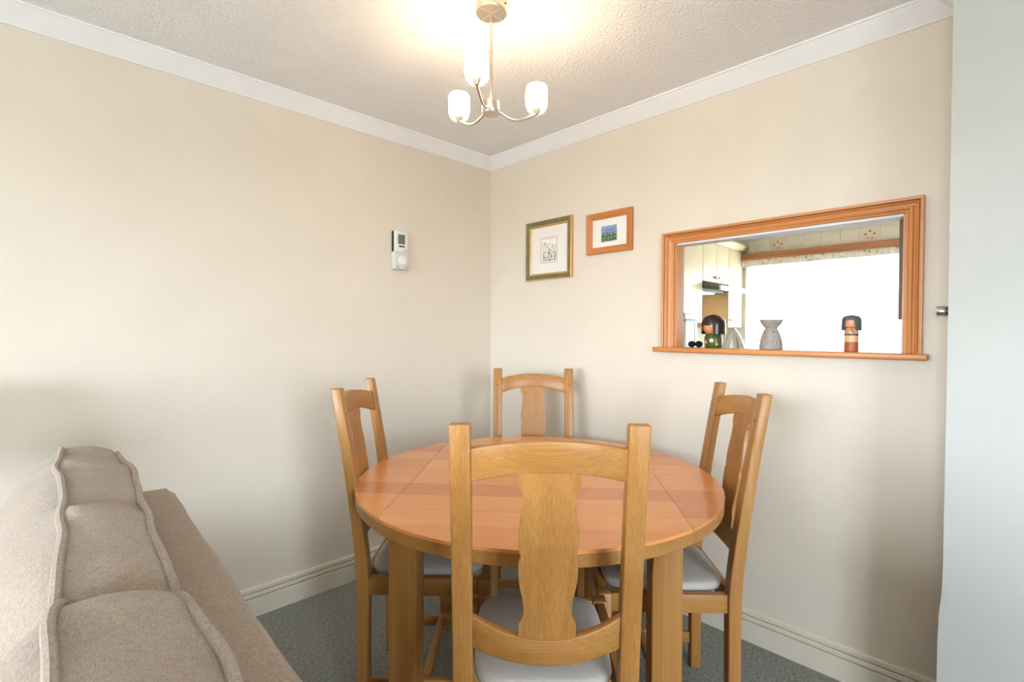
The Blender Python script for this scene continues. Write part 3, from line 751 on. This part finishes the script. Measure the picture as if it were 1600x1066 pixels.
m = MB(); a = math.radians(240); N = Vector((math.cos(a), math.sin(a), 0)); Tn = Vector((-N.y, N.x, 0)); c = N*.0425+Vector((0, 0, .022))
m.loft([[tuple(c+N*h+Tn*.011*math.cos(x*PI/8)+Vector((0, 0, .020*math.sin(x*PI/8)))-N*abs(.006*math.sin(x*PI/8))) for x in range(16)] for h in (-.012, .0008)]); m.build('candle_opening', plain('burner_opening', (.10, .085, .075), .9), t)

BLACKM = plain('matte_black', (.012, .012, .012), .7, 0, .1)
t = thing('spectacles', 'black object like folded spectacles lying on the hatch sill beside the left doll', 'spectacles', (.062, -1.350, SZ), math.radians(20))
for k, y in enumerate((-.014, .016)):
    P = [(0, y+.014*math.cos(2*PI*i/20), .015+.0115*math.sin(2*PI*i/20)) for i in range(20)]
    r = MB().tube(P, .0035, 8, closed=True).build('rim', BLACKM, t, smooth=True)
    MB().prism([(y+.012*math.cos(2*PI*i/16), .015+.0095*math.sin(2*PI*i/16)) for i in range(16)], 0, -.0008, .0008).build('lens', BLACKM, r)
MB().tube([(.004, -.028, .018), (.010, 0, .014), (.012, .028, .006)], .002, 6).build('temple', BLACKM, t, smooth=True)

# ------------------------------------------------------------------ kitchen seen through the hatch
KWALL = noisy('cream_kitchen_paper', (.76, .70, .55), (.80, .74, .59), 6, rough=.8, bump=.1)
CAB = plain('cream_cabinet_laminate', (.70, .57, .34), .4)
struct(MB().box((.07, KY, 0), (KX, KY+.05, H)).build('wall_kitchen_left', KWALL))
struct(MB().box((.07, KY2-.05, 0), (KX, KY2, H)).build('wall_kitchen_right', KWALL))
WY0, WY1, WZ0, WZ1 = -2.45, -.34, 1.00, 2.06
wk = holed_wall(0, KX, .1, KY2, KY, WY0, WY1, WZ0, WZ1).build('wall_kitchen_window', KWALL); struct(wk, 'cream wall with kitchen window and tile border')
window('window_3', 0, KX+.05, WY0, WY1, WZ0, WZ1, [-1.4, -.90])
cove('trim_5', lambda t, o, z: (KX-o, t, z), KY2, KY, 0, 0, cove_profile(.09, .105))
# border of square tiles above the window, some with a flower motif
TILE = plain('cream_border_tile', (.78, .70, .52), .35); TILEP = plain('peach_border_tile', (.76, .64, .46), .35); TDOT = plain('tile_motif', (.38, .20, .10), .6); TGRN = plain('tile_leaf', (.30, .25, .12), .6)
ts = .1565
for k in range(15):
    y1 = -.235-ts*k; y0 = y1-ts+.012
    flower = k in (2, 7, 12)
    tl = MB().box((KX-.007, y0, 2.128), (KX, y1, 2.260)).build('tile', TILEP if flower else TILE, wk, bevel=.002, seg=1)
    if flower:
        cyy, czz = (y0+y1)/2, 2.19; m = MB()
        for dy, dz, r in ((0, .034, .011), (.034, .008, .011), (-.034, .008, .011), (.016, -.028, .007), (-.016, -.028, .007)):
            m.prism([(cyy+dy+r*math.cos(2*PI*i/8), czz+dz+r*math.sin(2*PI*i/8)) for i in range(8)], 0, KX-.0078, KX-.0068)
        m.build('tile_motif', TDOT, tl)
# pelmet rail, patterned valance and net curtain
tag(MB().box((KX-.10, -2.75, 2.052), (KX-.0005, -.20, 2.118)).build('curtain_pelmet', wood('brown_pelmet_wood', (.30, .10, .03), (.46, .18, .06), 1, rough=.35), bevel=.004), 'brown wooden pelmet rail above the kitchen window, under the tile border', 'pelmet')
def curtain(name, x, y0, y1, z0, z1, amp, waves, mat, n=240, th=.0015):
    m = MB(); F = []; V = []
    for i in range(n+1):
        s = i/n; y = y0+(y1-y0)*s; dx = amp*math.sin(2*PI*waves*s)+amp*.4*math.sin(2*PI*waves*2.3*s+1)
        V += [(x+dx, y, z0), (x+dx, y, z1), (x+dx+th, y, z0), (x+dx+th, y, z1)]
        if i:
            a = (i-1)*4; b = i*4
            F += [(a, b, b+1, a+1), (a+2, a+3, b+3, b+2), (a+1, b+1, b+3, a+3), (a, a+2, b+2, b)]
    F += [(0, 1, 3, 2), (n*4, n*4+2, n*4+3, n*4+1)]
    m.add(V, F); return m.build(name, mat, smooth=True)
def valance_mat():
    m, nt, b = newmat('floral_valance'); tc = node(nt, 'ShaderNodeTexCoord')
    vo = node(nt, 'ShaderNodeTexVoronoi', i_Scale=22.0); nt.links.new(tc.outputs['Object'], vo.inputs['Vector'])
    cr = node(nt, 'ShaderNodeValToRGB'); e = cr.color_ramp.elements; e[0].position = .16; e[0].color = (.40, .36, .20, 1); e[1].position = .30; e[1].color = (.78, .74, .62, 1)
    nt.links.new(vo.outputs['Distance'], cr.inputs['Fac']); nt.links.new(cr.outputs['Color'], b.inputs['Base Color']); b.inputs['Roughness'].default_value = .9; return m
tag(curtain('curtain_valance', KX-.075, -2.7, -.28, 1.985, 2.053, .006, 34, valance_mat()), 'narrow floral valance hanging under the brown pelmet', 'valance')
def net_mat():
    m, nt, b = newmat('white_net'); nt.nodes.remove(b)
    d = node(nt, 'ShaderNodeBsdfTranslucent'); d.inputs[0].default_value = (.80, .84, .88, 1)
    df = node(nt, 'ShaderNodeBsdfDiffuse'); df.inputs[0].default_value = (.9, .92, .94, 1)
    t = node(nt, 'ShaderNodeBsdfTransparent'); m1 = node(nt, 'ShaderNodeMixShader'); m1.inputs[0].default_value = .15
    m2 = node(nt, 'ShaderNodeMixShader'); m2.inputs[0].default_value = .35
    nt.links.new(d.outputs[0], m1.inputs[1]); nt.links.new(df.outputs[0], m1.inputs[2])
    nt.links.new(m1.outputs[0], m2.inputs[1]); nt.links.new(t.outputs[0], m2.inputs[2]); nt.links.new(m2.outputs[0], nt.nodes['Material Output'].inputs[0]); return m
tag(curtain('net_curtain', KX-.035, -2.6, -.32, .98, 2.05, .010, 26, net_mat()), 'sheer white net curtain across the bright kitchen window', 'curtain')

# wall units, hood and worktop along the kitchen's left wall
CY = -.27; UB, UT = 1.345, 2.15
PULL = plain('peach_wood_pull', (.62, .34, .15), .4)
def pull(parent, x, z, y=CY):
    T = Matrix.Translation((x, y-.020, z)) @ Matrix.Rotation(PI/2, 4, 'X')
    MB().lathe([(.012, -.002), (.009, .010), (.018, .016), (.020, .024), (.014, .030), (0, .031)], n=16, sx=1.5, sy=.8, T=T).build('knob', PULL, parent, smooth=True)
def wall_unit(name, label, x0, x1, z0, z1, doors):
    t = thing(name, label, 'cabinet', ((x0+x1)/2, CY, z0))
    c = (x0+x1)/2
    MB().box((x0-c, .0, 0), (x1-c, KY-CY-.001, z1-z0)).build('body', CAB, t)
    w_ = (x1-x0)/doors
    for k in range(doors):
        a = x0+w_*k-c
        d = MB().box((a+.002, -.018, .002), (a+w_-.002, -.0005, z1-z0-.002)).build('door', CAB, t, bevel=.0025)
        if doors == 2: px = a+w_-.035 if k == 0 else a+.035
        else: px = a+.045
        T = Matrix.Translation((px, -.018, .05 if doors == 2 else .075)) @ Matrix.Rotation(PI/2, 4, 'X')
        MB().lathe([(.010, -.002), (.008, .010), (.015, .015), (.017, .022), (.012, .028), (0, .029)], n=16, sx=1.7, sy=.8, T=T).build('knob', PULL, d, smooth=True)
    return t
wall_unit('tall_wall_cabinet', 'plain cream kitchen cabinet front left of the cooker hood', 1.90, 2.405, 1.38, UT, 1)
wall_unit('wall_cabinet', 'cream two-door wall cabinet directly above the cooker hood', 2.407, 2.995, 1.775, UT, 2)
wall_unit('wall_cabinet', 'narrow cream wall cabinet between cooker hood and kitchen window', 2.997, 3.345, UB, UT, 1)
m = MB(); m.prism([(CY+.02, UT), (CY-.045, UT), (CY-.05, UT+.012), (CY-.075, UT+.03), (CY-.08, UT+.06), (CY+.02, UT+.06)], 0, 1.88, 3.375)
tag(m.build('cabinet_cornice', CAB, bevel=.006), 'cream cornice moulding along the top of the kitchen wall cabinets', 'cornice')
HOODD = plain('dark_hood_underside', (.10, .10, .075), .5); HOODW = plain('hood_white_enamel', (.80, .81, .82), .3)
t = thing('cooker_hood', 'slim cooker hood with dark underside under the two-door cabinet', 'cooker hood', (2.70, CY, 1.665))
MB().box((-.29, .02, .02), (.29, .30, .108)).build('housing', HOODD, t, bevel=.003)
m = MB(); m.prism([(.02, .108), (-.17, .055), (-.17, .020), (.02, .045)], 0, -.29, .29); m.build('visor', HOODD, t, bevel=.002)
MB().box((-.29, -.19, .014), (.29, -.171, .060)).build('front_lip', HOODW, t, bevel=.003)
MB().box((-.27, .04, .008), (.10, .17, .019)).build('lamp_panel', plain('hood_lamp', (.9, .85, .75), .4, 0, .5, 3.0, (1, .8, .5)), t, bevel=.003)
BROWN = plain('brown_splashback', (.74, .31, .10), .45)
tag(MB().box((2.41, KY-.012, .935), (2.99, KY-.0005, 1.68)).build('splashback', BROWN, bevel=.002), 'orange brown splashback panel below the cooker hood', 'splashback')
WORK = noisy('grey_worktop', (.36, .34, .30), (.46, .44, .40), 60, rough=.4, bump=0)
tag(MB().box((.75, -.56, .89), (KX-.001, KY-.001, .93)).build('worktop', WORK, bevel=.004), 'kitchen worktop under the wall cabinets', 'worktop')
for k, x0 in enumerate((.75, 1.41, 2.07, 2.73)):
    x1 = x0+.658
    t = thing('base_cabinet', ['base cabinet under the worktop nearest the hatch', 'second base cabinet from the hatch', 'third base cabinet from the hatch', 'base cabinet in the corner by the kitchen window'][k], 'cabinet', ((x0+x1)/2, -.25, 0))
    MB().box((-.329, -.27, .0), (.329, .299, .889)).build('body', CAB, t)
    d = MB().box((-.325, -.29, .12), (.325, -.271, .88)).build('door', CAB, t, bevel=.002)
# breakfast counter on the kitchen side of the hatch wall carries the kettle
tag(MB().box((.071, -1.95, .955), (.70, -.60, .99)).build('breakfast_counter', WORK, bevel=.004), 'counter on the kitchen side below the hatch', 'worktop')
for y in (-1.90, -.68):
    tag(MB().box((.08, y, 0), (.68, y+.04, .9545)).build('counter_support', CAB, bevel=.003), 'panel supporting the kitchen counter, %s end' % ('hatch' if y < -1 else 'cooker'), 'panel')
t = thing('kitchen_appliance', 'tall white kitchen appliance with dark band and slot on the worktop', 'appliance', (1.70, -.43, .93))
MB().box((-.108, -.10, 0), (.108, .10, .455)).build('body', WHITEP, t, bevel=.012)
MB().box((-.102, -.094, .457), (.102, .094, .512)).build('lid', WHITEP, t, bevel=.010)
MB().box((-.1085, -.1005, .446), (.1085, .1005, .458)).build('dark_band', plain('dark_band', (.07, .07, .08), .4), t)
MB().box((.052, -.1015, .26), (.060, -.0995, .44)).build('slot', INK, t)
CHROME = plain('polished_steel', (.72, .73, .72), .12, 1)
t = thing('kettle', 'shiny cone shaped steel kettle behind the green doll', 'kettle', (.45, -1.366, .99), math.radians(20))
MB().lathe([(.085, 0), (.100, .004), (.102, .020), (.092, .10), (.066, .20), (.042, .262), (.020, .306), (.010, .318), (0, .320)], n=40).build('body', CHROME, t, smooth=True)
MB().tube([(.085, 0, .08), (.13, 0, .13), (.155, 0, .165)], .014, 10, radii=[.02, .014, .010]).build('spout', CHROME, t, smooth=True)
MB().tube([(-.075, 0, .16), (-.13, 0, .15), (-.145, 0, .09), (-.095, 0, .05)], .009, 10).build('handle', BLACK, t, smooth=True)
# wall cabinet on the kitchen side, its edge showing at the right of the hatch
t = thing('hatch_side_cabinet', 'dark brown cabinet edge hanging at the right inside the hatch', 'cabinet', (.0715, -2.28, 1.335))
DKW = wood('dark_cabinet_edge', (.09, .055, .025), (.16, .10, .045), 2, rough=.5)
MB().box((.002, -.18, 0), (.020, .183, .70)).build('back_panel', DKW, t)
MB().box((.0201, -.18, 0), (.30, .165, .70)).build('body', CAB, t)
MB().box((.3001, -.178, .003), (.318, .163, .697)).build('door', CAB, t, bevel=.002)

t = thing('kitchen_strip_light', 'fluorescent strip light on the kitchen ceiling', 'ceiling light', (1.55, -1.75, H))
MB().box((-.04, -.62, -.045), (.04, .62, 0)).build('housing', WHITEP, t, bevel=.004)
MB().tube([(0, -.60, -.062), (0, .60, -.062)], .014, 12).build('tube', plain('lit_tube', (.95, .9, .8), .4, 0, .5, 18, (1, .80, .50)), t, smooth=True)
for y in (-.60, .57): MB().box((-.018, y, -.08), (.018, y+.03, -.0451)).build('tube_holder', WHITEP, t, bevel=.002)

# ------------------------------------------------------------------ lamp table between the sofa and the wall, just left of the frame
t = thing('side_table', 'small oak side table between the sofa arm and the plain wall', 'side table', (-2.50, -.215, 0))
MB().box((-.17, -.17, .50), (.17, .17, .525)).build('top', OAK[0], t, bevel=.004)
for sx in (-1, 1):
    for sy in (-1, 1): MB().box((sx*.145-.017, sy*.145-.017, 0), (sx*.145+.017, sy*.145+.017, .4995)).build('leg', OAK[2], t, bevel=.003)
for sy in (-1, 1): MB().box((-.127, sy*.145-.008, .44), (.127, sy*.145+.008, .4995)).build('apron', OAK[0], t, bevel=.002)
t = thing('table_lamp', 'unlit table lamp with cream drum shade on the side table', 'lamp', (-2.50, -.235, .525))
MB().lathe([(.0, 0), (.075, 0), (.078, .008), (.06, .018), (.05, .05), (.065, .11), (.06, .17), (.03, .22), (.018, .25), (0, .252)], n=32).build('base', GREYP, t, smooth=True)
MB().tube([(0, 0, .25), (0, 0, .40)], .007, 10).build('stem', NICKEL, t, smooth=True)
MB().lathe([(.165, .335), (.168, .335), (.143, .610), (.140, .610)], n=40).build('shade', noisy('cream_shade_linen', (.62, .54, .42), (.70, .62, .50), 200, rough=.9, bump=.2), t, smooth=True)
MB().box((-.15, -.003, .395), (.15, .003, .401)).build('shade_carrier', NICKEL, t)
